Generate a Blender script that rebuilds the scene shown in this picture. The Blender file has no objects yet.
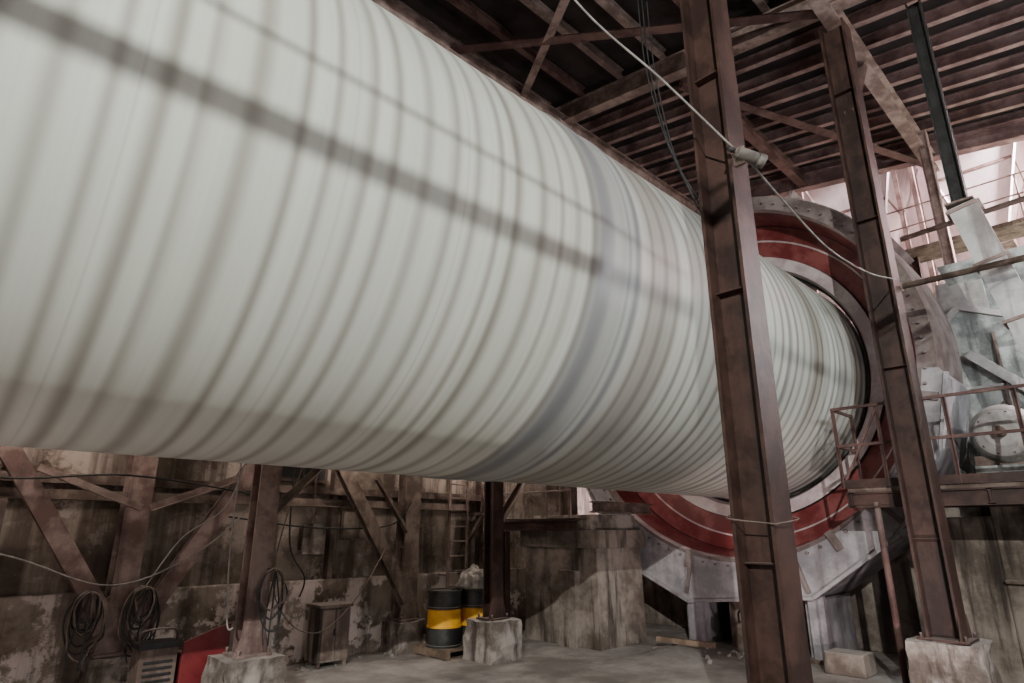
import bpy, bmesh, math, random
from mathutils import Vector, Matrix
from mathutils import noise as mn
random.seed(7)
H=2.0
CV,CZ,R=5.65,4.886,2.3
scene=bpy.context.scene

# ------------------------------------------------------------ materials
def newmat(name):
    m=bpy.data.materials.new(name); m.use_nodes=True
    nt=m.node_tree; nt.nodes.clear()
    out=nt.nodes.new('ShaderNodeOutputMaterial'); b=nt.nodes.new('ShaderNodeBsdfPrincipled')
    nt.links.new(b.outputs[0],out.inputs[0])
    return m,nt,b
class N:
    def __init__(s,nt): s.nt=nt
    def sock(s,i,v):
        if isinstance(v,bpy.types.NodeSocket): s.nt.links.new(v,i)
        else: i.default_value=v
    def math(s,op,a,b=0.0,c=None,clamp=False):
        n=s.nt.nodes.new('ShaderNodeMath'); n.operation=op; n.use_clamp=clamp
        s.sock(n.inputs[0],a); s.sock(n.inputs[1],b)
        if c is not None: s.sock(n.inputs[2],c)
        return n.outputs[0]
    def mix(s,f,a,b,blend='MIX'):
        n=s.nt.nodes.new('ShaderNodeMix'); n.data_type='RGBA'; n.blend_type=blend
        s.sock(n.inputs[0],f)
        for i,v in ((6,a),(7,b)):
            if isinstance(v,tuple): v=(v[0],v[1],v[2],1)
            s.sock(n.inputs[i],v)
        return n.outputs[2]
    def coord(s): return s.nt.nodes.new('ShaderNodeTexCoord').outputs['Object']
    def noise(s,vec,scale,detail=6,rough=.6,sc=None):
        if sc:
            mp=s.nt.nodes.new('ShaderNodeMapping'); s.nt.links.new(vec,mp.inputs[0]); mp.inputs['Scale'].default_value=sc; vec=mp.outputs[0]
        n=s.nt.nodes.new('ShaderNodeTexNoise'); s.nt.links.new(vec,n.inputs['Vector'])
        n.inputs['Scale'].default_value=scale; n.inputs['Detail'].default_value=detail; n.inputs['Roughness'].default_value=rough
        return n.outputs[0]
    def ramp(s,f,a,b):
        n=s.nt.nodes.new('ShaderNodeMapRange'); n.interpolation_type='SMOOTHSTEP'
        s.sock(n.inputs[0],f); n.inputs[1].default_value=a; n.inputs[2].default_value=b
        return n.outputs[0]
    def sep(s,v):
        n=s.nt.nodes.new('ShaderNodeSeparateXYZ'); s.nt.links.new(v,n.inputs[0]); return n.outputs
def mat(name,c1,c2,scale=3,rough=.75,metal=0,dust=None,dusta=.8,bump=.15,lo=.4,hi=.62,streak=None,sa=.6,sc=None,big=None):
    m,nt,b=newmat(name); n=N(nt); co=n.coord()
    f=n.ramp(n.noise(co,scale,8,.65,sc),lo,hi)
    col=n.mix(f,c1,c2)
    if streak:
        g=n.ramp(n.noise(co,1.6,6,.6,(2.5,2.5,.25)),.48,.66)
        col=n.mix(n.math('MULTIPLY',g,sa),col,streak)
    if big:
        g=n.ramp(n.noise(co,.45,7,.7),.47,.6); col=n.mix(n.math('MULTIPLY',g,.6),col,big)
    if dust:
        ge=nt.nodes.new('ShaderNodeNewGeometry'); z=n.sep(ge.outputs['Normal'])[2]
        d=n.math('MULTIPLY',n.ramp(z,.3,.95),dusta)
        col=n.mix(d,col,dust)
    fine=n.noise(co,scale*9,5,.7)
    col=n.mix(.35,col,n.mix(fine,(.35,.35,.35),(1.0,1.0,1.0)),'MULTIPLY')
    nt.links.new(col,b.inputs['Base Color']); b.inputs['Roughness'].default_value=rough; b.inputs['Metallic'].default_value=metal
    if bump:
        bp=nt.nodes.new('ShaderNodeBump'); bp.inputs['Strength'].default_value=bump; bp.inputs['Distance'].default_value=.05
        nt.links.new(n.noise(co,scale*4,8,.7),bp.inputs['Height']); nt.links.new(bp.outputs[0],b.inputs['Normal'])
    return m
DUST=(.33,.28,.255)
M={}
M['rust']=mat('maroon_painted_steel',(.030,.012,.009),(.075,.036,.028),2.5,.55,dust=DUST,streak=(.016,.009,.007))
M['rustd']=mat('dark_roof_steel',(.065,.027,.024),(.155,.085,.075),1.8,.75,dust=DUST)
M['beamlt']=mat('dusty_beam_paint',(.15,.098,.085),(.33,.245,.22),2.2,.75,dust=DUST)
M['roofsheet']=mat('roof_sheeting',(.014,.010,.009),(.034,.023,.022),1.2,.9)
M['joist']=mat('dusty_joist',(.16,.095,.092),(.33,.225,.215),1.5,.8)
M['steelbr']=mat('dusty_brown_steel',(.105,.070,.055),(.24,.18,.15),3,.75,dust=DUST,streak=(.045,.025,.02))
M['colpink']=mat('dusty_pinkish_column_paint',(.15,.088,.076),(.34,.245,.22),2,.75,dust=DUST,streak=(.065,.034,.03))
M['conc']=mat('dusty_concrete',(.15,.12,.10),(.42,.37,.335),2.0,.9,dust=(.44,.40,.37),bump=.9,streak=(.05,.032,.025),sa=.88)
M['concd']=mat('stained_concrete',(.12,.092,.074),(.31,.26,.22),1.3,.9,dust=(.36,.32,.29),bump=.5,streak=(.03,.020,.016),sa=.95)
M['floor']=mat('dusty_floor',(.19,.168,.15),(.43,.39,.36),1.1,.9,bump=.9,lo=.32,hi=.68,big=(.13,.11,.095))
M['guard']=mat('lilac_grey_guard_paint',(.22,.205,.22),(.42,.39,.41),1.6,.6,dust=(.42,.37,.35),streak=(.10,.065,.06),sa=.6)
M['guardtop']=mat('dusty_guard_shell',(.115,.082,.076),(.25,.20,.19),1.6,.8,dust=(.36,.31,.29))
M['redring']=mat('dark_red_ring',(.17,.028,.030),(.30,.085,.082),2,.4,bump=.02)
M['pinkring']=mat('worn_pink_ring',(.46,.36,.37),(.68,.59,.59),2,.4,bump=.02)
M['black']=mat('black_rubber',(.012,.012,.012),(.03,.03,.03),6,.6)
M['cable']=mat('grey_cable',(.22,.20,.19),(.36,.33,.31),6,.7,bump=0)
M['whitepaint']=mat('dusty_white_paint',(.38,.36,.35),(.58,.56,.54),1.8,.7,streak=(.16,.12,.11),sa=.6)
M['pinkwall']=mat('pale_pink_hall_plaster',(.68,.56,.57),(.82,.75,.76),.5,.9,bump=.05,streak=(.52,.38,.40),sa=.3)
M['greenpaint']=mat('green_steel',(.13,.17,.10),(.23,.28,.19),2,.7)
M['greyequip']=mat('pale_machine_grey',(.22,.24,.235),(.52,.55,.52),2.4,.55,dust=(.50,.50,.47),streak=(.06,.05,.045),sa=.8)
M['motorgrey']=mat('motor_grey_paint',(.17,.165,.16),(.34,.335,.32),4,.6,dust=(.38,.36,.33),streak=(.06,.045,.04))
M['yellow']=mat('yellow_barrel_band',(.75,.36,.015),(.85,.46,.03),3,.45,bump=0)
M['barrel']=mat('black_barrel_paint',(.015,.015,.016),(.05,.048,.045),3,.4,dust=(.2,.18,.16))
M['wood']=mat('old_wood',(.12,.08,.055),(.24,.17,.12),5,.85)
M['red']=mat('red_sheet_metal',(.13,.009,.012),(.22,.020,.024),3,.5,dust=(.3,.2,.18))
M['sack']=mat('pale_sack',(.24,.22,.20),(.52,.48,.44),8,.9)
M['lampgrey']=mat('lamp_housing',(.12,.105,.095),(.22,.20,.18),6,.6)

m,nt,b=newmat('peeling_plaster'); n=N(nt); co=n.coord()
z=n.sep(co)[2]
a=n.ramp(n.noise(co,.9,9,.68),.38,.58)
col=n.mix(a,(.098,.068,.050),(.31,.255,.21))
p=n.ramp(n.noise(co,1.3,10,.74),.50,.55)
low=n.math('SUBTRACT',1.0,n.ramp(z,1.1,1.35))
p2=n.math('MULTIPLY',p,n.math('ADD',n.math('MULTIPLY',low,.62),.36))
col=n.mix(p2,col,(.64,.54,.50))
st=n.ramp(n.noise(co,1.4,6,.6,(2.2,2.2,.16)),.47,.64)
col=n.mix(n.math('MULTIPLY',st,.72),col,(.048,.030,.022))
nt.links.new(col,b.inputs['Base Color']); b.inputs['Roughness'].default_value=.9
bp=nt.nodes.new('ShaderNodeBump'); bp.inputs['Strength'].default_value=.6; bp.inputs['Distance'].default_value=.05
nt.links.new(n.noise(co,3,10,.7),bp.inputs['Height']); nt.links.new(bp.outputs[0],b.inputs['Normal'])
M['wall']=m

# rotating drum shell: rows of bolts smeared by rotation into rings
m,nt,b=newmat('spinning_mill_shell'); n=N(nt); co=n.coord(); s=n.sep(co); x=s[0]
jit=n.math('MULTIPLY',n.math('SUBTRACT',n.noise(co,1.7,2,.5,(1,0,0)),.5),.34)
xx=n.math('ADD',x,jit)
fr=n.math('FRACT',n.math('DIVIDE',n.math('ADD',xx,50.0),.25))
d=n.math('ABSOLUTE',n.math('SUBTRACT',fr,.5))
stripe=n.math('SUBTRACT',1.0,n.ramp(d,.0,.33))
amp=n.ramp(n.noise(co,2.6,2,.5,(1,0,0)),.28,.72)
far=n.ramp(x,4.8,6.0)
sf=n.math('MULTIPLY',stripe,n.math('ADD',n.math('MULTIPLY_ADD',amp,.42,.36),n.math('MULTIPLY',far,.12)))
fine=n.noise(co,6,3,.55,(1,.02,.02))
base=n.mix(n.ramp(fine,.2,.8),(.56,.58,.52),(.66,.68,.62))
big=n.ramp(n.noise(co,.7,4,.5,(1,.12,.12)),.3,.7)
base=n.mix(n.math('MULTIPLY',big,.4),base,(.53,.55,.52))
col=n.mix(sf,base,(.20,.18,.15))
sec=n.math('MULTIPLY',n.math('SUBTRACT',1.0,n.ramp(n.math('ABSOLUTE',n.math('SUBTRACT',fr,.05)),.0,.08)),n.math('MULTIPLY',n.ramp(n.noise(co,3.1,1,.5,(1,0,0)),.45,.6),.2))
col=n.mix(sec,col,(.28,.25,.22))
def band(c,w,soft,colr,strength):
    global col
    dd=n.math('ABSOLUTE',n.math('SUBTRACT',x,c))
    f=n.math('MULTIPLY',n.math('SUBTRACT',1.0,n.ramp(dd,w,w+soft)),strength)
    col=n.mix(f,col,colr)
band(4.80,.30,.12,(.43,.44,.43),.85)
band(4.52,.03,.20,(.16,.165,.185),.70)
band(4.95,.0,.05,(.22,.22,.23),.55)
band(5.08,.0,.08,(.15,.15,.17),.6)
band(5.22,.0,.06,(.60,.61,.58),.6)
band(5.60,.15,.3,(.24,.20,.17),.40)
band(8.9,.03,.08,(.15,.14,.15),.55)
band(11.9,.06,.05,(.10,.10,.12),.5)
nt.links.new(col,b.inputs['Base Color']); b.inputs['Roughness'].default_value=.42
b.inputs['Specular IOR Level'].default_value=.35
M['drum']=m

# ------------------------------------------------------------ mesh builder
class MB:
    def __init__(s,name): s.name=name; s.bm=bmesh.new(); s.mats=[]
    def mi(s,k):
        if k not in s.mats: s.mats.append(k)
        return s.mats.index(k)
    def hexa(s,pts,k):
        vs=[s.bm.verts.new(p) for p in pts]; i=s.mi(k)
        for f in ((0,3,2,1),(4,5,6,7),(0,1,5,4),(1,2,6,5),(2,3,7,6),(3,0,4,7)):
            fc=s.bm.faces.new([vs[j] for j in f]); fc.material_index=i
    def box(s,x0,x1,y0,y1,z0,z1,k):
        s.hexa([(x0,y0,z0),(x1,y0,z0),(x1,y1,z0),(x0,y1,z0),(x0,y0,z1),(x1,y0,z1),(x1,y1,z1),(x0,y1,z1)],k); return s
    def taper(s,cx,cy,w0,w1,z0,z1,k,d0=None,d1=None):
        d0=d0 or w0; d1=d1 or w1
        a,b_=w0/2,d0/2; c,e=w1/2,d1/2
        s.hexa([(cx-a,cy-b_,z0),(cx+a,cy-b_,z0),(cx+a,cy+b_,z0),(cx-a,cy+b_,z0),(cx-c,cy-e,z1),(cx+c,cy-e,z1),(cx+c,cy+e,z1),(cx-c,cy+e,z1)],k); return s
    def beam(s,p1,p2,w,h,k,up=(0,0,1),off=(0,0)):
        p1,p2=Vector(p1),Vector(p2); d=(p2-p1).normalized(); up=Vector(up)
        if abs(d.dot(up))>.98: up=Vector((0,1,0)) if abs(d.y)<.9 else Vector((1,0,0))
        sd=d.cross(up).normalized(); u=sd.cross(d).normalized()
        o=sd*off[0]+u*off[1]
        q=[]
        for p in (p1,p2):
            for a,b_ in ((-1,-1),(1,-1),(1,1),(-1,1)): q.append(p+o+sd*(a*w/2)+u*(b_*h/2))
        s.hexa(q,k); return s
    def ibeam(s,p1,p2,w,h,k,up=(0,0,1),t=.025):
        s.beam(p1,p2,w,t,k,up,(0,h/2-t/2)); s.beam(p1,p2,w,t,k,up,(0,-h/2+t/2)); s.beam(p1,p2,t,h-2*t,k,up); return s
    def angle(s,p1,p2,w,k,up=(0,0,1),t=.012):
        s.beam(p1,p2,w,t,k,up,(0,-w/2)); s.beam(p1,p2,t,w,k,up,(-w/2,0)); return s
    def cyl(s,p1,p2,r,k,seg=16,r2=None,caps=True):
        r2=r if r2 is None else r2
        p1,p2=Vector(p1),Vector(p2); d=(p2-p1).normalized(); up=Vector((0,0,1)) if abs(d.z)<.9 else Vector((1,0,0))
        a=d.cross(up).normalized(); b_=a.cross(d); i=s.mi(k)
        A=[];B=[]
        for j in range(seg):
            t=2*math.pi*j/seg; o=a*math.cos(t)+b_*math.sin(t)
            A.append(s.bm.verts.new(p1+o*r)); B.append(s.bm.verts.new(p2+o*r2))
        for j in range(seg):
            f=s.bm.faces.new([A[j],A[(j+1)%seg],B[(j+1)%seg],B[j]]); f.material_index=i; f.smooth=True
        if caps:
            f=s.bm.faces.new(A[::-1]); f.material_index=i; f=s.bm.faces.new(B); f.material_index=i
        return s
    def revolve(s,prof,seg=160,cy=CV,cz=CZ,closed=True):
        rings=[]
        for (x_,r_,k) in prof:
            rings.append([s.bm.verts.new((x_,cy+r_*math.cos(2*math.pi*j/seg),cz+r_*math.sin(2*math.pi*j/seg))) for j in range(seg)])
        cnt=len(prof) if closed else len(prof)-1
        for i in range(cnt):
            A=rings[i];B=rings[(i+1)%len(prof)]; mi=s.mi(prof[i][2])
            for j in range(seg):
                j2=(j+1)%seg
                f=s.bm.faces.new([A[j],A[j2],B[j2],B[j]]); f.material_index=mi; f.smooth=True
        return s
    def poly(s,pts,vec,k):
        vec=Vector(vec); A=[s.bm.verts.new(p) for p in pts]; B=[s.bm.verts.new(Vector(p)+vec) for p in pts]; i=s.mi(k); n_=len(pts)
        for f in [A[::-1],B]+[[A[j],A[(j+1)%n_],B[(j+1)%n_],B[j]] for j in range(n_)]:
            fc=s.bm.faces.new(f); fc.material_index=i
        return s
    def torus(s,c,nrm,R_,r,k,seg=28,ms=6,sx=1,sz=1):
        c=Vector(c); nrm=Vector(nrm).normalized(); up=Vector((0,0,1)); a=nrm.cross(up).normalized(); b_=a.cross(nrm); i=s.mi(k); g=[]
        for j in range(seg):
            t=2*math.pi*j/seg; o=(a*math.cos(t)*sx+b_*math.sin(t)*sz); g.append([s.bm.verts.new(c+o*R_+(o.normalized()*math.cos(q)+nrm*math.sin(q))*r) for q in [2*math.pi*w/ms for w in range(ms)]])
        for j in range(seg):
            for w in range(ms):
                f=s.bm.faces.new([g[j][w],g[(j+1)%seg][w],g[(j+1)%seg][(w+1)%ms],g[j][(w+1)%ms]]); f.material_index=i; f.smooth=True
        return s
    def tube(s,pts,r,k,seg=6,res=8):
        P=[Vector(p) for p in pts]; Q=[]
        for i in range(len(P)-1):
            p0=P[max(i-1,0)];p1=P[i];p2=P[i+1];p3=P[min(i+2,len(P)-1)]
            for j in range(res):
                t=j/res
                Q.append(.5*((2*p1)+(-p0+p2)*t+(2*p0-5*p1+4*p2-p3)*t*t+(-p0+3*p1-3*p2+p3)*t**3))
        Q.append(P[-1]); g=[]; ref=Vector((.31,.52,.79)); mi=s.mi(k)
        for i,q in enumerate(Q):
            d=(Q[min(i+1,len(Q)-1)]-Q[max(i-1,0)]).normalized(); a=d.cross(ref).normalized(); b_=a.cross(d)
            g.append([s.bm.verts.new(q+(a*math.cos(2*math.pi*w/seg)+b_*math.sin(2*math.pi*w/seg))*r) for w in range(seg)])
        for i in range(len(g)-1):
            for w in range(seg):
                f=s.bm.faces.new([g[i][w],g[i][(w+1)%seg],g[i+1][(w+1)%seg],g[i+1][w]]); f.material_index=mi; f.smooth=True
        return s
    def done(s,bevel=0):
        bmesh.ops.recalc_face_normals(s.bm,faces=s.bm.faces)
        me=bpy.data.meshes.new(s.name)
        s.bm.to_mesh(me); s.bm.free()
        for k in s.mats: me.materials.append(M[k])
        o=bpy.data.objects.new(s.name,me); scene.collection.objects.link(o)
        if bevel:
            md=o.modifiers.new('bevel','BEVEL'); md.width=bevel; md.segments=2; md.limit_method='ANGLE'
        return o

# ------------------------------------------------------------ shell
MB('floor').box(-10,24,-9,10.3,-.3,0,'floor').done()
MB('wall_back').box(-10,24,10.3,10.7,0,12.0,'wall').done()
MB('trim_1').box(-10,12.5,10.12,10.3,0,1.23,'wall').done(.02)
def roofz(v): return 10.5+.15*v
r=MB('ceiling')
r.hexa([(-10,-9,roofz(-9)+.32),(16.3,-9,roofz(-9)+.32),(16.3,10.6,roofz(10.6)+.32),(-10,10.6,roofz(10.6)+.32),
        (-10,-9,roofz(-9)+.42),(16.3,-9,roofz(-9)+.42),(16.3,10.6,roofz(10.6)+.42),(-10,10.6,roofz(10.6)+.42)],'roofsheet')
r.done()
r=MB('roof_framing')
for i in range(18):
    v=-8.6+i*1.08
    r.ibeam((-10,v,roofz(v)+.2),(9.7,v,roofz(v)+.2),.13,.22,'beamlt' if i%3 else 'rustd')
for i in range(9):
    u=10.2+i*.75
    r.ibeam((u,-9,roofz(-9)+.18),(u,10.3,roofz(10.3)+.18),.13,.26,'joist')
for u in (0.2,9.8,16.2):
    r.ibeam((u,-9,roofz(-9)-.12),(u,10.25,roofz(10.25)-.12),.26,.44,'beamlt' if u<16 else 'joist',t=.035)
for v in (2.3,8.25):
    r.ibeam((-10,v,roofz(v)-.45),(16.3,v,roofz(v)-.45),.24,.4,'beamlt',t=.03)
r.ibeam((9.8,5.2,roofz(5.2)-.1),(16.3,5.2,roofz(5.2)-.1),.2,.36,'rustd',t=.03)
r.ibeam((9.8,-2,roofz(-2)-.1),(16.3,-2,roofz(-2)-.1),.2,.36,'rustd',t=.03)
r.angle((5.2,10.2,11.75),(9.8,2.3,10.55),.2,'rustd')
r.angle((9.4,10.0,11.65),(5.4,3.4,10.75),.16,'beamlt')
r.angle((9.9,5.2,10.8),(16.2,2.3,10.4),.2,'rustd')
r.ibeam((5.08,2.34,8.4),(3.58,2.34,10.3),.14,.14,'rustd',up=(0,1,0),t=.02)
r.ibeam((5.08,2.34,8.4),(6.58,2.34,10.3),.14,.14,'rustd',up=(0,1,0),t=.02)
r.ibeam((9.8,2.3,8.4),(11.3,2.3,10.3),.14,.14,'rustd',up=(0,1,0),t=.02)
r.done()

# hall beyond
MB('wall_right').box(24,24.4,-9,10.7,0,19,'pinkwall').done()
MB('upper_hall_ceiling').box(16.4,24.4,-9,10.7,18.8,19,'pinkwall').done()
for i,v in enumerate((4.9,1.9,-1.1)):
    q=MB('storage_hopper'); 
    q.taper(20.2,v,.7,2.8,9.6,13.2,'pinkwall'); q.box(18.8,21.6,v-1.4,v+1.4,13.2,15.5,'pinkwall')
    q.box(19.75,20.65,v-.45,v+.45,9.3,9.6,'steelbr')
    for sx in (-1,1):
        for sy in (-1,1):
            q.beam((20.2+sx*.36,v+sy*.36,9.6),(20.2+sx*1.42,v+sy*1.42,13.2),.06,.06,'pinkwall')
            q.beam((20.2+sx*1.35,v+sy*1.3,0 if v>4 else 6.92),(20.2+sx*1.35,v+sy*1.3,13.2),.12,.12,'colpink')
    for k in (.5,):
        w=.35+(1.4-.35)*k+.03; zz=9.6+3.6*k
        q.box(20.2-w,20.2+w,v-w,v-w+.05,zz,zz+.08,'colpink'); q.box(20.2-w,20.2-w+.05,v-w,v+w,zz,zz+.08,'colpink')
    q.done()
def railing(mb,p1,p2,k,h=1.15,n_=4,r=.022):
    p1,p2=Vector(p1),Vector(p2)
    for i in range(n_):
        p=p1.lerp(p2,i/(n_-1)); mb.cyl(p,p+Vector((0,0,h)),r,k,8)
    for hh in (h,h*.55): mb.cyl(p1+Vector((0,0,hh)),p2+Vector((0,0,hh)),r,k,8)
q=MB('hopper_walkway'); q.box(17.6,18.6,-8,8,8.9,9.0,'steelbr'); railing(q,(17.65,-6,9),(17.65,8,9),'colpink',n_=13)
for v in (7.5,3.4,-1,-5): q.ibeam((18.1,v,6.92 if v<3.2 else 0),(18.1,v,8.9),.2,.2,'rust')
q.done()
q=MB('mezzanine_floor'); q.box(15.5,24,-9,3.2,6.75,6.9,'greenpaint')
for i in range(8): q.ibeam((15.7+i*1.1,-9,6.6),(15.7+i*1.1,3.2,6.6),.18,.3,'greenpaint')
for v in (3.0,-.6,-4): 
    q.ibeam((15.6,v,6.25),(24,v,6.25),.2,.4,'greenpaint'); q.ibeam((15.8,v,2.46),(15.8,v,6.05),.22,.22,'rust')
q.done()

# ------------------------------------------------------------ mill drum
d=MB('rotating_mill_drum')
prof=[(-9,.9,'drum'),(-9,R,'drum'),(4.36,R,'drum'),(4.42,R+.018,'drum'),(4.66,R+.018,'drum'),(4.72,R+.004,'drum'),(4.98,R+.004,'drum'),(5.03,R+.015,'drum'),(5.13,R+.015,'drum'),(5.18,R,'drum'),(12.05,R,'drum')]
prof+=[(12.4,R,'drum'),(12.4,.9,'drum')]
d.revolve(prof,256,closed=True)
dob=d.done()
md=dob.modifiers.new('es','EDGE_SPLIT'); md.split_angle=math.radians(40)

# ------------------------------------------------------------ girth gear guard
g=MB('girth_gear_guard')
g.revolve([(11.0,3.36,'guardtop'),(11.0,3.62,'guardtop'),(11.1,3.66,'guardtop'),(12.5,3.66,'guardtop'),(12.6,3.6,'redring'),(12.6,2.36,'black'),
           (12.1,2.36,'black'),(12.05,2.40,'pinkring'),(11.93,2.44,'pinkring'),(11.90,2.66,'black'),(11.98,2.68,'redring'),(11.90,2.98,'pinkring'),(11.88,3.01,'redring'),(11.7,3.24,'black'),(11.66,3.25,'redring'),(11.12,3.33,'pinkring')],180)
out=[(-3.7,-.6),(-3.45,-1.7),(-2.7,-2.95),(-1.32,-3.92),(.96,-4.12),(1.95,-3.66),(2.9,-2.56),(3.6,-1.4)]
def outr(a):
    dx,dz=math.cos(a),math.sin(a); best=3.64
    for j in range(len(out)-1):
        x1,z1=out[j];x2,z2=out[j+1]; ex,ez=x2-x1,z2-z1; den=dx*ez-dz*ex
        if abs(den)<1e-9: continue
        t=(x1*ez-z1*ex)/den; s_=(x1*dz-z1*dx)/den
        if t>0 and -1e-6<=s_<=1+1e-6: best=max(best,t)
    return best
A0,A1,NS=math.radians(-172),math.radians(-20),76
ring=[[],[],[],[]]
for j in range(NS+1):
    a=A0+(A1-A0)*j/NS; ro=outr(a); ca,sa=math.cos(a),math.sin(a)
    for q,(x_,r_) in enumerate(((11.05,3.42),(10.985,3.42),(10.985,ro),(12.57,ro))):
        ring[q].append(g.bm.verts.new((x_,CV+r_*ca,CZ+r_*sa)))
for j in range(NS):
    for q in (0,1,2):
        f=g.bm.faces.new([ring[q][j],ring[q][j+1],ring[q+1][j+1],ring[q+1][j]]); f.material_index=g.mi('guard')
for j in range(len(out)-1):
    (x1,z1),(x2,z2)=out[j],out[j+1]
    g.beam((10.96,CV+x1,CZ+z1),(10.96,CV+x2,CZ+z2),.05,.10,'guard',up=(1,0,0))
for (a,r1,r2) in ((-50,3.5,4.1),(-76,3.5,4.1),(-108,3.5,4.05),(-135,3.5,4.0),(-28,3.5,3.8)):
    t=math.radians(a); g.beam((10.96,CV+r1*math.cos(t),CZ+r1*math.sin(t)),(10.96,CV+r2*math.cos(t),CZ+r2*math.sin(t)),.06,.06,'guardtop',up=(1,0,0))
for a in range(0,360,15):
    t=math.radians(a); ca,sa=math.cos(t),math.sin(t)
    if a%45==15: g.beam((10.965,CV+3.34*ca,CZ+3.34*sa),(10.965,CV+3.66*ca,CZ+3.66*sa),.12,.05,'guardtop',up=(1,0,0))
for a in range(0,360,4):
    t=math.radians(a); g.cyl((10.94,CV+3.48*math.cos(t),CZ+3.48*math.sin(t)),(11.0,CV+3.48*math.cos(t),CZ+3.48*math.sin(t)),.024,'guardtop',6)
for a in (60,100,120,150):
    t=math.radians(a); c,s_=math.cos(t),math.sin(t)
    g.beam((11.0,CV+3.70*c,CZ+3.70*s_),(12.6,CV+3.70*c,CZ+3.70*s_),.05,.16,'guardtop',up=(0,c,s_))
for (dv,w) in ((.95,.3),(-1.25,.3)):
    g.beam((11.15,CV+dv,0),(11.15,CV+dv,1.0),w,.08,'guard',up=(1,0,0)); g.box(11.0,12.6,CV+dv-.06,CV+dv+.06,0,.95,'guard')
    g.box(10.95,11.3,CV+dv-.25,CV+dv+.25,0,.06,'steelbr')
g.box(11.4,12.2,CV-.7,CV+.4,0,.85,'steelbr')
gob=g.done(); md=gob.modifiers.new('es','EDGE_SPLIT'); md.split_angle=math.radians(35)
q=MB('lubrication_pump'); q.taper(10.6,5.0,.5,.4,0,.2,'steelbr'); q.cyl((10.4,5.0,.36),(10.88,5.0,.36),.15,'guardtop',18); q.cyl((10.32,5.0,.36),(10.4,5.0,.36),.11,'steelbr',14)
q.box(10.5,10.75,4.7,4.82,.2,.55,'guardtop'); q.tube([(10.6,5.0,.5),(10.62,5.2,.75),(10.7,5.5,.7),(10.85,5.6,.5)],.02,'black'); q.done(.01)

# ------------------------------------------------------------ columns
def column(name,u,v,w,ztop,k='rust',ped=.6,pw=.8,base='conc'):
    c=MB(name)
    c.ibeam((u,v,ped),(u,v,ztop),w,w,k,up=(0,1,0),t=.03)
    zz=ped+1.2
    while zz<ztop-1:
        c.box(u-w/2+.08,u+w/2-.08,v-w/2+.03,v+w/2-.03,zz,zz+.012,k); zz+=2.3
    c.box(u-w/2-.08,u+w/2+.08,v-w/2-.08,v+w/2+.08,ped,ped+.03,k)
    for s1 in (-1,1):
        c.poly([(u+s1*(w/2),v-w/2-.01,ped+.03),(u+s1*(w/2+.08),v-w/2-.01,ped+.03),(u+s1*(w/2),v-w/2-.01,ped+.3)],(0,.02,0),k)
        for s2 in (-1,1): c.cyl((u+s1*(w/2+.045),v+s2*(w/2+.045),ped),(u+s1*(w/2+.045),v+s2*(w/2+.045),ped+.09),.018,k,6)
    if ped>0:
        bmc=len(c.bm.faces)
        c.taper(u,v,pw*1.06,pw,0,ped,base)
        c.bm.faces.ensure_lookup_table()
        fs=[f for f in c.bm.faces][bmc:]; es=list({e for f in fs for e in f.edges})
        bmesh.ops.subdivide_edges(c.bm,edges=es,cuts=6,use_grid_fill=True)
        for vv in {v_ for f in c.bm.faces if f.material_index==c.mi(base) for v_ in f.verts}:
            if vv.co.z>.02: vv.co+=Vector((mn.noise(vv.co*5),mn.noise(vv.co*5+Vector((9,0,0))),mn.noise(vv.co*5+Vector((0,9,0)))*.5))*.06
    return c.done()
column('steel_column',5.08,2.34,.35,10.1,ped=.55,pw=.8)
column('steel_column',9.8,2.3,.38,10.1,ped=.7,pw=.74)
column('steel_column',3.50,8.27,.27,11.1,k='colpink',ped=.55,pw=.70)
column('steel_column',7.57,8.27,.24,11.1,k='rust',ped=.6,pw=.66)
column('steel_column',-1.0,8.27,.30,11.1,k='colpink',ped=.55,pw=.78)
for u in (-2.1,2.4,6.9,11.4): column('wall_column',u,9.86,.30,11.4,k='colpink' if u<5 else 'steelbr' ,ped=.5,pw=.56)
b_=MB('wall_bracing')
def brace(p1,p2,k='steelbr',w=.22):
    b_.ibeam(p1,p2,w,.14,k,up=(0,1,0),t=.02)
    p1,p2=Vector(p1),Vector(p2)
    b_.beam(p1,p1.lerp(p2,.08),.34,.02,k,up=(0,1,0))
for u in (-2.1,2.4,6.9):
    brace((u-.14,9.6,.85),(u-2.35,9.6,4.2),'colpink' if u<5 else 'steelbr'); 
    if u!=6.9: brace((u+.2,9.6,.85),(u+2.4,9.6,4.6),'colpink')
b_.angle((-10,9.8,2.45),(8.3,9.8,2.45),.12,'steelbr'); b_.box(-10,9.1,10.05,10.3,2.6,2.72,'steelbr'); b_.box(-10,9.1,10.08,10.3,3.8,3.92,'steelbr')
b_.angle((1.2,9.5,2.75),(2.4,9.5,2.3),.09,'beamlt'); b_.angle((2.5,9.5,2.3),(3.6,9.5,2.75),.09,'beamlt')
b_.angle((3.5,8.3,2.1),(4.7,8.3,3.3),.09,'steelbr'); b_.angle((6.1,9.7,2.9),(6.8,9.7,2.0),.1,'steelbr')
b_.angle((7.6,8.3,2.0),(8.75,8.5,3.2),.1,'rust')
for u in (-.2,.95,4.3,5.5,8.9): b_.box(u,u+.09,10.14,10.3,1.23,6.5,'steelbr')
b_.done()

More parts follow.
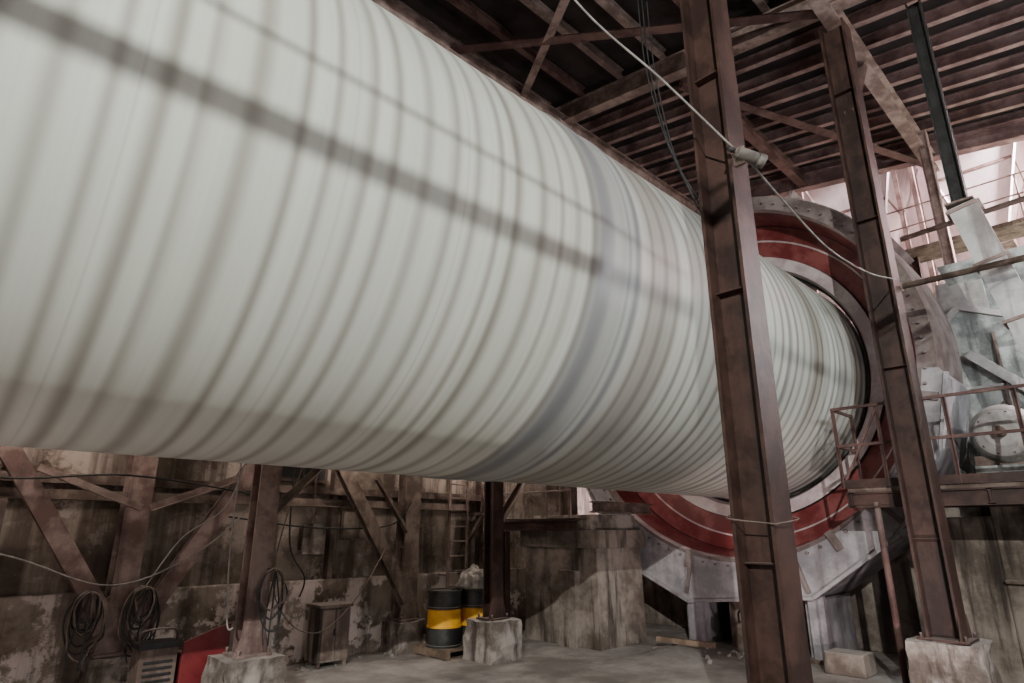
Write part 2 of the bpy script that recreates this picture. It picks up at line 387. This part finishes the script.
# ------------------------------------------------------------ concrete bearing pier and foundations
p=MB('bearing_pier'); p.taper(10.1,8.4,1.42,1.38,0,1.7,'concd',1.85,1.8); p.box(9.32,10.86,7.42,9.38,1.7,2.02,'concd'); p.box(9.5,10.8,7.6,9.2,2.02,2.3,'conc')
p.box(9.25,9.4,7.9,8.3,0,1.3,'concd'); p.ibeam((9.1,7.3,2.42),(10.9,7.3,2.42),.16,.2,'steelbr'); p.ibeam((8.9,7.5,2.1),(8.9,9.45,2.1),.14,.18,'rust'); p.box(8.8,9.3,7.6,9.45,2.2,2.23,'rust')
railing(p,(8.85,9.4,2.22),(8.85,7.6,2.22),'beamlt',.9,4,.018)
p.ibeam((8.9,9.35,0),(8.9,9.35,2.0),.12,.12,'rust')
p.done(.03)
p=MB('mill_foundation'); p.box(12.75,17,-9,9.9,0,2.45,'concd'); p.box(11.35,12.9,-9,1.85,0,2.5,'concd'); p.box(11.25,12.9,-9,1.9,2.5,2.6,'conc'); p.box(11.35,12.9,1.85,2.55,0,2.2,'concd')
p.box(11.25,11.4,-9,1.85,1.3,1.36,'steelbr')
p.done(.03)

# platform in front of guard
p=MB('service_platform'); zd=2.6
p.box(10.1,10.92,-3.2,3.3,zd-.06,zd,'steelbr')
p.ibeam((10.1,-3.2,zd-.17),(10.1,3.32,zd-.17),.1,.22,'rust'); p.ibeam((10.85,-3.2,zd-.17),(10.85,2.5,zd-.17),.1,.22,'rust')
for v in (3.25,1.6,0,-1.6): p.ibeam((10.05,v,zd-.17),(10.92,v,zd-.17),.08,.2,'rust')
for v in (3.35,2.75,1.9,1.13,.3,-.6): p.angle((10.08,v,zd),(10.08,v,zd+1.18),.05,'rustd',t=.01)
for hh in (1.18,.62): p.beam((10.08,-.6,zd+hh),(10.08,3.35,zd+hh),.04,.04,'rustd'); p.beam((10.08,3.35,zd+hh),(10.9,3.35,zd+hh),.04,.04,'rustd')
p.box(10.06,10.07,-.6,3.35,zd,zd+.12,'rust')
p.beam((10.08,3.3,zd+.1),(10.08,2.75,zd+1.1),.03,.03,'rustd'); p.angle((10.9,3.35,zd),(10.9,3.35,zd+1.2),.05,'rustd')
p.cyl((10.12,2.95,zd-.2),(10.12,2.95,0),.045,'rustd',10); p.angle((10.1,-.9,zd-.2),(10.1,-.9,0),.08,'steelbr')
p.beam((10.1,1.0,zd-.28),(11.2,1.0,1.5),.08,.08,'rust')
p.done()

# geared motor
m_=MB('electric_motor'); mu,mv,mz,mr=11.3,1.5,3.36,.39
m_.cyl((mu+.15,mv,mz),(mu+1.05,mv,mz),mr,'motorgrey',32); m_.cyl((mu,mv,mz),(mu+.15,mv,mz),mr-.05,'motorgrey',32,mr+.04); m_.cyl((mu-.1,mv,mz),(mu,mv,mz),.2,'whitepaint',24,mr-.05)
m_.cyl((mu-.24,mv,mz),(mu-.1,mv,mz),.08,'steelbr',16)
for i in range(28):
    t=2*math.pi*i/28; m_.beam((mu+.2,mv+(mr+.01)*math.cos(t),mz+(mr+.01)*math.sin(t)),(mu+1.0,mv+(mr+.01)*math.cos(t),mz+(mr+.01)*math.sin(t)),.015,.07,'motorgrey',up=(0,math.cos(t),math.sin(t)))
for i in range(10):
    t=2*math.pi*i/10; m_.cyl((mu-.03,mv+.30*math.cos(t),mz+.30*math.sin(t)),(mu+.02,mv+.30*math.cos(t),mz+.30*math.sin(t)),.022,'steelbr',6)
m_.box(mu+.45,mu+.85,mv-.6,mv-.34,mz,mz+.3,'greyequip'); m_.box(mu+.15,mu+1.0,mv-.44,mv+.42,mz-.48,mz-.30,'steelbr'); m_.box(mu+.05,mu+1.15,mv-.5,mv+.42,2.6,mz-.45,'greyequip')
m_.torus((mu+.65,mv,mz+.49),(0,1,0),.06,.016,'steelbr')
m_.box(mu+.1,mu+1.1,mv-1.35,mv-.75,2.6,3.5,'motorgrey'); m_.cyl((mu+.0,mv-1.05,3.2),(mu+.1,mv-1.05,3.2),.22,'whitepaint',24); m_.cyl((mu-.1,mv-1.05,3.2),(mu,mv-1.05,3.2),.09,'steelbr',16)
m_.done(.008)
c=MB('transfer_chute')
c.poly([(12.75,2.9,3.6),(12.75,2.6,5.2),(12.75,1.9,5.75),(12.75,.9,5.3),(12.75,-.6,4.6),(12.75,-.6,2.62),(12.75,2.1,2.62)],(1.7,0,0),'greyequip')
for (a1,a2) in (((2.9,3.6),(2.6,5.2)),((2.6,5.2),(1.9,5.75)),((1.9,5.75),(.9,5.3)),((.9,5.3),(-.6,4.6)),((2.1,2.62),(2.9,3.6))):
    c.beam((12.72,a1[0],a1[1]),(12.72,a2[0],a2[1]),.1,.06,'whitepaint',up=(1,0,0))
for v in (2.2,1.5,.8,.1): c.beam((12.71,v,2.7),(12.71,v,5.2 if v>.9 else 4.8),.05,.06,'steelbr',up=(1,0,0))
for zz in (3.4,4.3): c.beam((12.71,-.5,zz),(12.71,2.7,zz),.05,.06,'whitepaint',up=(1,0,0))
for i in range(14): c.cyl((12.66,2.45-i*.22,3.4),(12.72,2.45-i*.22,3.4),.025,'steelbr',6)
c.beam((12.66,1.9,4.9),(12.66,.3,3.2),.16,.08,'whitepaint',up=(1,0,0))
c.taper(13.6,1.3,.9,1.6,5.3,6.6,'greyequip')
c.box(12.9,13.6,1.5,2.2,5.6,6.3,'whitepaint')
c.done(.01)
D1,D2=Vector((10.6,1.25,6.62)),Vector((10.6,.72,3.9))
c=MB('rectangular_duct'); c.beam(D1,D2,.36,.30,'whitepaint',up=(1,0,0))
for t in (.02,.35,.68,.98):
    a=D1.lerp(D2,t); dd=(D2-D1).normalized(); c.beam(a-dd*.02,a+dd*.02,.44,.38,'beamlt',up=(1,0,0))
c.beam(D2,D2+Vector((0,-.1,-1.29)),.3,.26,'whitepaint',up=(1,0,0)); c.done()
c=MB('hanging_steel_post'); c.ibeam((10.6,1.27,6.66),(10.6,1.27,10.45),.2,.2,'black',up=(0,1,0),t=.02); c.box(10.42,10.78,1.09,1.45,6.66,6.69,'steelbr'); c.done()
c=MB('horizontal_pipe'); c.cyl((10.05,2.3,5.45),(10.05,-5,5.4),.045,'steelbr',12); c.cyl((10.05,2.2,5.45),(10.05,2.1,5.45),.07,'steelbr',12)
c.cyl((13.0,2.6,7.4),(13,-5,7.8),.05,'beamlt',12); c.done()
c=MB('hall_post'); c.ibeam((15.0,2.2,2.46),(15.0,2.2,10.6),.2,.2,'colpink',up=(0,1,0)); c.done()

# ------------------------------------------------------------ off-frame pipe and wire, added to cast shadow lines on the drum
c=MB('shadow_pipe'); c.cyl((-9,-1,6.335),(10.5,-1,6.335),.044,'steelbr',12)
for u in (-9,-4.5,5.5,10.4): c.cyl((u,-1,6.33),(u,-1,10.6),.012,'steelbr',8)
c.done()
c=MB('shadow_wire'); c.tube([(-9,-1,6.665),(-4.5,-1,6.64),(-1.9,-1,6.62),(-.7,-1,6.55),(.5,-1,6.42),(2.7,-1,6.25),(10.4,-1,6.2)],.011,'cable'); c.done()

# ------------------------------------------------------------ cables
c=MB('lamp_cable')
c.tube([(2.2,4.2,10.3),(3.0,3.6,8.6),(3.78,3.05,7.0),(4.4,2.5,6.05),(4.90,2.11,5.34)],.010,'cable')
c.tube([(4.97,2.03,5.22),(5.6,1.98,5.0),(6.8,2.03,4.95),(8.2,2.05,5.1),(9.6,2.07,5.42)],.010,'cable'); c.done()
c=MB('floodlight'); c.cyl((4.88,2.08,5.30),(5.01,1.97,5.23),.05,'lampgrey',18,.06); c.cyl((5.01,1.97,5.23),(5.06,1.93,5.205),.064,'lampgrey',18,.064); c.box(4.93,4.96,2.05,2.15,5.2,5.38,'steelbr'); c.cyl((4.86,2.10,5.31),(4.81,2.14,5.34),.025,'black',10); c.done()
c=MB('dangling_wire')
for i,(o) in enumerate((0,.09,.2)):
    c.tube([(5.2+o,3.2,8.2),(5.1+o,3.1,7.0),(5.15+o,2.95,6.0-o),(5.3+o*1.5,2.75,5.2),(5.5+o,2.65,4.7+o)],.008,'black')
c.tube([(5.2,3.2,8.2),(5.3,3.2,9.5),(5.3,3.2,10.7)],.008,'black')
c.done()
c=MB('column_rope')
c.tube([(4.88,2.14,2.05),(5.28,2.13,2.10),(5.29,2.54,2.15),(4.89,2.54,2.1),(4.88,2.14,2.05)],.006,'steelbr')
c.done()
c=MB('wall_cables')
c.tube([(-.5,9.45,2.0),(1,9.45,1.75),(2.2,9.45,1.35),(3.2,9.3,1.8),(3.9,9.3,2.6),(4.2,9.3,3.4)],.010,'cable')
c.tube([(2.5,9.4,1.2),(2.9,9.4,1.9),(3.4,9.2,2.4),(3.6,9.0,3.6)],.010,'cable')
c.tube([(3.05,8.0,3.4),(3.05,8.05,2.0),(3.12,8.05,1.0),(3.2,8.05,.9)],.010,'cable')
c.tube([(3.6,9.7,2.2),(5,9.7,2.05),(6.4,9.7,2.1),(6.8,9.65,2.5)],.012,'black')
c.tube([(4.7,10.05,3.0),(4.75,10.05,1.8),(5.0,9.95,1.3),(4.95,9.95,1.0)],.014,'black')
c.tube([(4.3,8.9,3.0),(4.1,9.1,1.5),(4.4,9.2,.8),(5.0,9.3,.55),(5.6,9.3,1.0),(6.2,9.5,1.7)],.009,'steelbr')
c.tube([(-.5,9.45,2.9),(.8,9.45,2.6),(2.2,9.45,2.7),(4,9.45,2.5)],.012,'black')
c.done()
def coil(c0,n_=7,sz=1.7):
    c=MB('cable_coil'); cu,cv_,cz_=c0; top=cz_+.29
    for i in range(n_):
        rr=random.uniform(.10,.20); L=rr*sz*random.uniform(.85,1.2); ph=random.uniform(0,9); P=[]
        for j in range(11):
            t=2*math.pi*j/10; k=1+.22*mn.noise(Vector((ph,j%10*.8,i)))
            P.append((cu+rr*math.sin(t)*k+random.uniform(-.015,.015)*(0<j<10),cv_+i*.016+.03*math.sin(t+ph),top-L*(1-math.cos(t))*k+.012))
        c.tube(P,.011,'black' if i%3 else 'steelbr',6,5)
    for i in range(3):
        s_=random.uniform(-.2,.2); c.tube([(cu,cv_-.01,top),(cu+s_*.6,cv_-.02,top-.3),(cu+s_,cv_,top-.65),(cu+s_*.7,cv_,top-.85)],.010,'black',6,5)
    c.beam((cu,cv_-.05,top),(cu,cv_+.3,top),.03,.03,'steelbr')
    c.done()
coil((1.95,9.28,1.0),n_=11,sz=1.9); coil((2.55,9.28,1.02),n_=11,sz=1.8); coil((3.6,7.94,1.25),n_=4)

# ------------------------------------------------------------ things along back wall
def barrel(u,v,z0=.14):
    c=MB('oil_barrel'); r=.29
    zs=[(0,r+.012,'barrel'),(.03,r+.012,'barrel'),(.04,r,'barrel'),(.29,r,'barrel'),(.30,r+.014,'yellow'),(.33,r+.014,'yellow'),(.34,r,'yellow'),(.58,r,'yellow'),(.59,r+.014,'barrel'),(.62,r+.014,'barrel'),(.63,r,'barrel'),(.85,r,'barrel'),(.86,r+.012,'barrel'),(.89,r+.012,'barrel'),(.89,r-.015,'barrel'),(.87,r-.02,'barrel')]
    seg=32; rings=[[c.bm.verts.new((u+q*math.cos(2*math.pi*j/seg),v+q*math.sin(2*math.pi*j/seg),z0+zz)) for j in range(seg)] for zz,q,_ in zs]
    for i in range(len(zs)-1):
        for j in range(seg):
            f=c.bm.faces.new([rings[i][j],rings[i][(j+1)%seg],rings[i+1][(j+1)%seg],rings[i+1][j]]); f.material_index=c.mi(zs[i][2]); f.smooth=True
    c.bm.faces.new(rings[0][::-1]); f=c.bm.faces.new(rings[-1]); f.material_index=c.mi('barrel')
    c.cyl((u+.17,v,z0+.87),(u+.17,v,z0+.9),.03,'steelbr',10)
    o=c.done(); md=o.modifiers.new('es','EDGE_SPLIT'); md.split_angle=.6
barrel(7.22,9.12); barrel(7.82,8.98)
c=MB('pallet')
for i in range(6): c.box(6.9,8.2,8.66+i*.16,8.78+i*.16,.115,.14,'wood')
for u in (6.9,7.5,8.1): c.box(u,u+.1,8.66,9.55,.02,.115,'wood')
for v in (8.66,9.1,9.45): c.box(6.9,8.2,v,v+.1,0,.02,'wood')
c.done()
c=MB('crumpled_sack'); bmesh.ops.create_icosphere(c.bm,subdivisions=4,radius=1); c.mi('sack')
for v in c.bm.verts:
    p_=v.co.copy(); k=1+.35*mn.noise(p_*2.1)+.14*mn.noise(p_*6)
    t=max(0,p_.z); tw=1-.4*t*t
    v.co=Vector((7.72+p_.x*.27*k*tw,8.96+p_.y*.24*k*tw,1.035+max((p_.z*.24*k+.12),0)))
for f in c.bm.faces: f.smooth=True
c.done()
c=MB('wall_ladder')
for u in (7.85,8.3): c.beam((u,9.85,.9),(u,9.85,4.4),.05,.03,'beamlt',up=(0,1,0))
for i in range(13): c.cyl((7.85,9.85,1.0+i*.27),(8.3,9.85,1.0+i*.27),.014,'beamlt',8)
for zz in (1.2,3.6):
    for u in (7.85,8.3): c.beam((u,9.85,zz),(u,10.3,zz),.03,.03,'beamlt')
c.done()
c=MB('upper_catwalk'); c.box(8.4,9.0,9.5,10.2,2.3,2.35,'steelbr'); railing(c,(8.4,9.52,2.35),(9.0,9.52,2.35),'beamlt',1.0,3,.018)
for u in (8.45,8.95): c.angle((u,9.55,2.3),(u,10.25,1.5),.06,'steelbr')
c.done()
c=MB('steel_cabinet'); c.box(5.1,5.62,9.5,9.9,.08,.85,'concd'); c.box(5.07,5.65,9.47,9.93,.85,.9,'steelbr'); c.box(5.13,5.34,9.48,9.5,.12,.82,'steelbr'); c.box(5.37,5.59,9.48,9.5,.12,.82,'steelbr'); c.box(5.33,5.35,9.45,9.48,.45,.55,'black')
for u in (5.12,5.56): c.box(u,u+.05,9.52,9.57,0,.08,'steelbr')
c.done(.008)
c=MB('welding_cart'); a0,a1=2.48,2.90; c.box(a0,a1,8.9,9.25,.14,.66,'steelbr'); c.box(a0-.02,a1+.02,8.88,9.27,.64,.70,'black')
for i in range(5): c.box(a0+.05,a1-.05,8.88,8.9,.2+i*.07,.23+i*.07,'black')
c.box(a0-.04,3.55,8.84,9.3,.1,.14,'steelbr')
for u in (a0,3.4):
    for v in (8.84,9.26): c.cyl((u,v,.1),(u,v+.04,.1),.1,'black',18)
c.poly([(2.94,8.86,.14),(3.50,8.86,.18),(3.52,8.90,.86),(3.30,8.90,.80),(2.96,8.90,.68)],(0,.03,0),'red')
c.box(2.96,3.46,8.95,9.22,.14,.55,'red'); c.box(3.0,3.2,8.93,8.95,.2,.5,'steelbr')
c.tube([(a0,9.0,.70),(a0+.03,8.95,.84),(a1-.05,8.95,.84),(a1,9.0,.70)],.015,'steelbr')
c.tube([(2.6,8.9,.3),(2.5,8.75,.05),(2.7,8.72,.02),(2.9,8.74,.02)],.012,'black')
c.done(.006)
c=MB('junction_box'); c.box(4.95,5.3,10.0,10.07,1.65,2.1,'beamlt'); c.box(4.93,5.32,9.98,10.0,1.63,2.12,'conc'); c.cyl((5.1,10.03,2.1),(5.1,10.03,3.6),.02,'beamlt',8); c.box(5.0,5.25,10.07,10.3,1.7,2.05,'steelbr'); c.done(.01)
c=MB('notice_board'); c.box(5.75,6.15,10.24,10.3,1.85,2.35,'steelbr'); c.box(5.78,6.12,10.22,10.24,1.88,2.32,'concd'); c.done()
for (u,w,nm) in ((.2,.7,'window_1'),(4.5,.9,'window_2'),(9.1,.6,'window_3')):
    c=MB(nm); c.box(u,u+w,10.22,10.3,2.8,3.7,'steelbr'); c.box(u+.06,u+w/2-.03,10.2,10.22,2.86,3.64,'black'); c.box(u+w/2+.03,u+w-.06,10.2,10.22,2.86,3.64,'black'); c.done()
c=MB('rubble')
def rock(cx,cy,s_):
    ret=bmesh.ops.create_icosphere(c.bm,subdivisions=1,radius=s_,matrix=Matrix.Translation((cx,cy,s_*.35)))
    for v in ret['verts']: v.co+=Vector((random.uniform(-1,1),random.uniform(-1,1),random.uniform(-.6,.6)))*s_*.35
c.mi('floor')
for i in range(90):
    rock(random.uniform(1.5,12.5),random.gauss(9.7,.18),random.choice((.015,.02,.03,.04)))
for i in range(24): rock(random.gauss(10.4,.3),random.gauss(6.3,.4),random.uniform(.02,.07))
c.done()
c=MB('dust_pile'); c.mi('floor')
def pile(cx,cy,rx,ry,h_):
    n_=24;m_2=8; g_=[]
    for i in range(m_2+1):
        t=i/m_2; g_.append([c.bm.verts.new((cx+rx*t*math.cos(2*math.pi*j/n_)*(1+.15*mn.noise(Vector((cx,j*.7,1)))),cy+ry*t*math.sin(2*math.pi*j/n_),h_*(.5+.5*math.cos(math.pi*t))*(1+.2*mn.noise(Vector((i*.9,j*.8,cx))))-.005)) for j in range(n_)])
    for i in range(m_2):
        for j in range(n_):
            f=c.bm.faces.new([g_[i][j],g_[i][(j+1)%n_],g_[i+1][(j+1)%n_],g_[i+1][j]]); f.smooth=True
pile(10.0,6.4,.9,.7,.14); pile(8.6,3.6,1.0,.7,.06)
c.done()
c=MB('concrete_plinth'); c.taper(10.6,3.8,.5,.46,0,.3,'concd',.6,.55); c.done(.03)
c=MB('timber_offcuts'); c.beam((10.3,6.9,.17),(10.5,5.9,.15),.12,.08,'wood'); c.done()

# ------------------------------------------------------------ lights
def plight(name,loc,e,col=(1,1,1),r=.1):
    l=bpy.data.lights.new(name,'POINT'); l.energy=e; l.color=col; l.shadow_soft_size=r
    o=bpy.data.objects.new(name,l); o.location=loc; scene.collection.objects.link(o); return o
def alight(name,loc,tgt,e,size,col=(1,1,1)):
    l=bpy.data.lights.new(name,'AREA'); l.energy=e; l.color=col; l.size=size
    o=bpy.data.objects.new(name,l); o.location=loc; o.rotation_euler=(Vector(tgt)-Vector(loc)).to_track_quat('-Z','Y').to_euler(); scene.collection.objects.link(o); return o
def slight(name,loc,tgt,e,ang,col=(1,1,1),r=.1):
    l=bpy.data.lights.new(name,'SPOT'); l.energy=e; l.color=col; l.shadow_soft_size=r; l.spot_size=math.radians(ang); l.spot_blend=.8
    o=bpy.data.objects.new(name,l); o.location=loc; o.rotation_euler=(Vector(tgt)-Vector(loc)).to_track_quat('-Z','Y').to_euler(); scene.collection.objects.link(o); return o
slight('key_lamp',(-8,-6,8.5),(2.0,5.0,5.2),11800,90,(.99,1,.94),.055)
alight('aisle_fill',(1,-6,3.2),(5,6,3.4),180,3,(1,.97,.93))  # added fill light from the camera side, no real fixture
for u in (1.2,5.2,8.6): plight('wall_lamp',(u,9.0,4.0),92,(1,.86,.75),.12)
plight('underside_fill',(-1.5,6.2,.5),60,(1,.75,.75),.12)  # unseen pink light added to tint the drum underside
plight('aisle_fill_far',(9.0,-1.6,5.2),400,(.88,.95,1),.15)  # off-frame bluish fill added to brighten the far end of the drum
plight('roof_fill',(6,-3,6.5),280,(1,.84,.80),.15)  # added warm fill that lifts the roof framing, not a fixture
plight('hall_lamp',(18.2,-4.5,12.2),48000,(1,.84,.87),.3)
plight('green_lamp',(18,-2,5.6),160,(.8,1,.7),.15)
plight('machine_fill',(11.6,-2.0,5.6),300,(.90,.98,1),.12)  # off-frame fill added to brighten the motor and chute
slight('gear_fill',(6.5,.6,.5),(11.3,5.6,1.9),620,60,(1,.84,.83),.1)  # off-frame spot added to brighten the lower gear ring
w=bpy.data.worlds.new('World'); scene.world=w; w.use_nodes=True
bg=w.node_tree.nodes['Background']; bg.inputs[0].default_value=(.9,.88,.86,1); bg.inputs[1].default_value=.05

# ------------------------------------------------------------ camera
cd=bpy.data.cameras.new('Camera'); cd.lens=21.8; cd.sensor_width=36; cd.clip_end=200
co_=bpy.data.objects.new('Camera',cd); co_.location=(0,0,H); co_.rotation_euler=(math.radians(107),0,math.radians(-44.1)); scene.collection.objects.link(co_)
scene.camera=co_
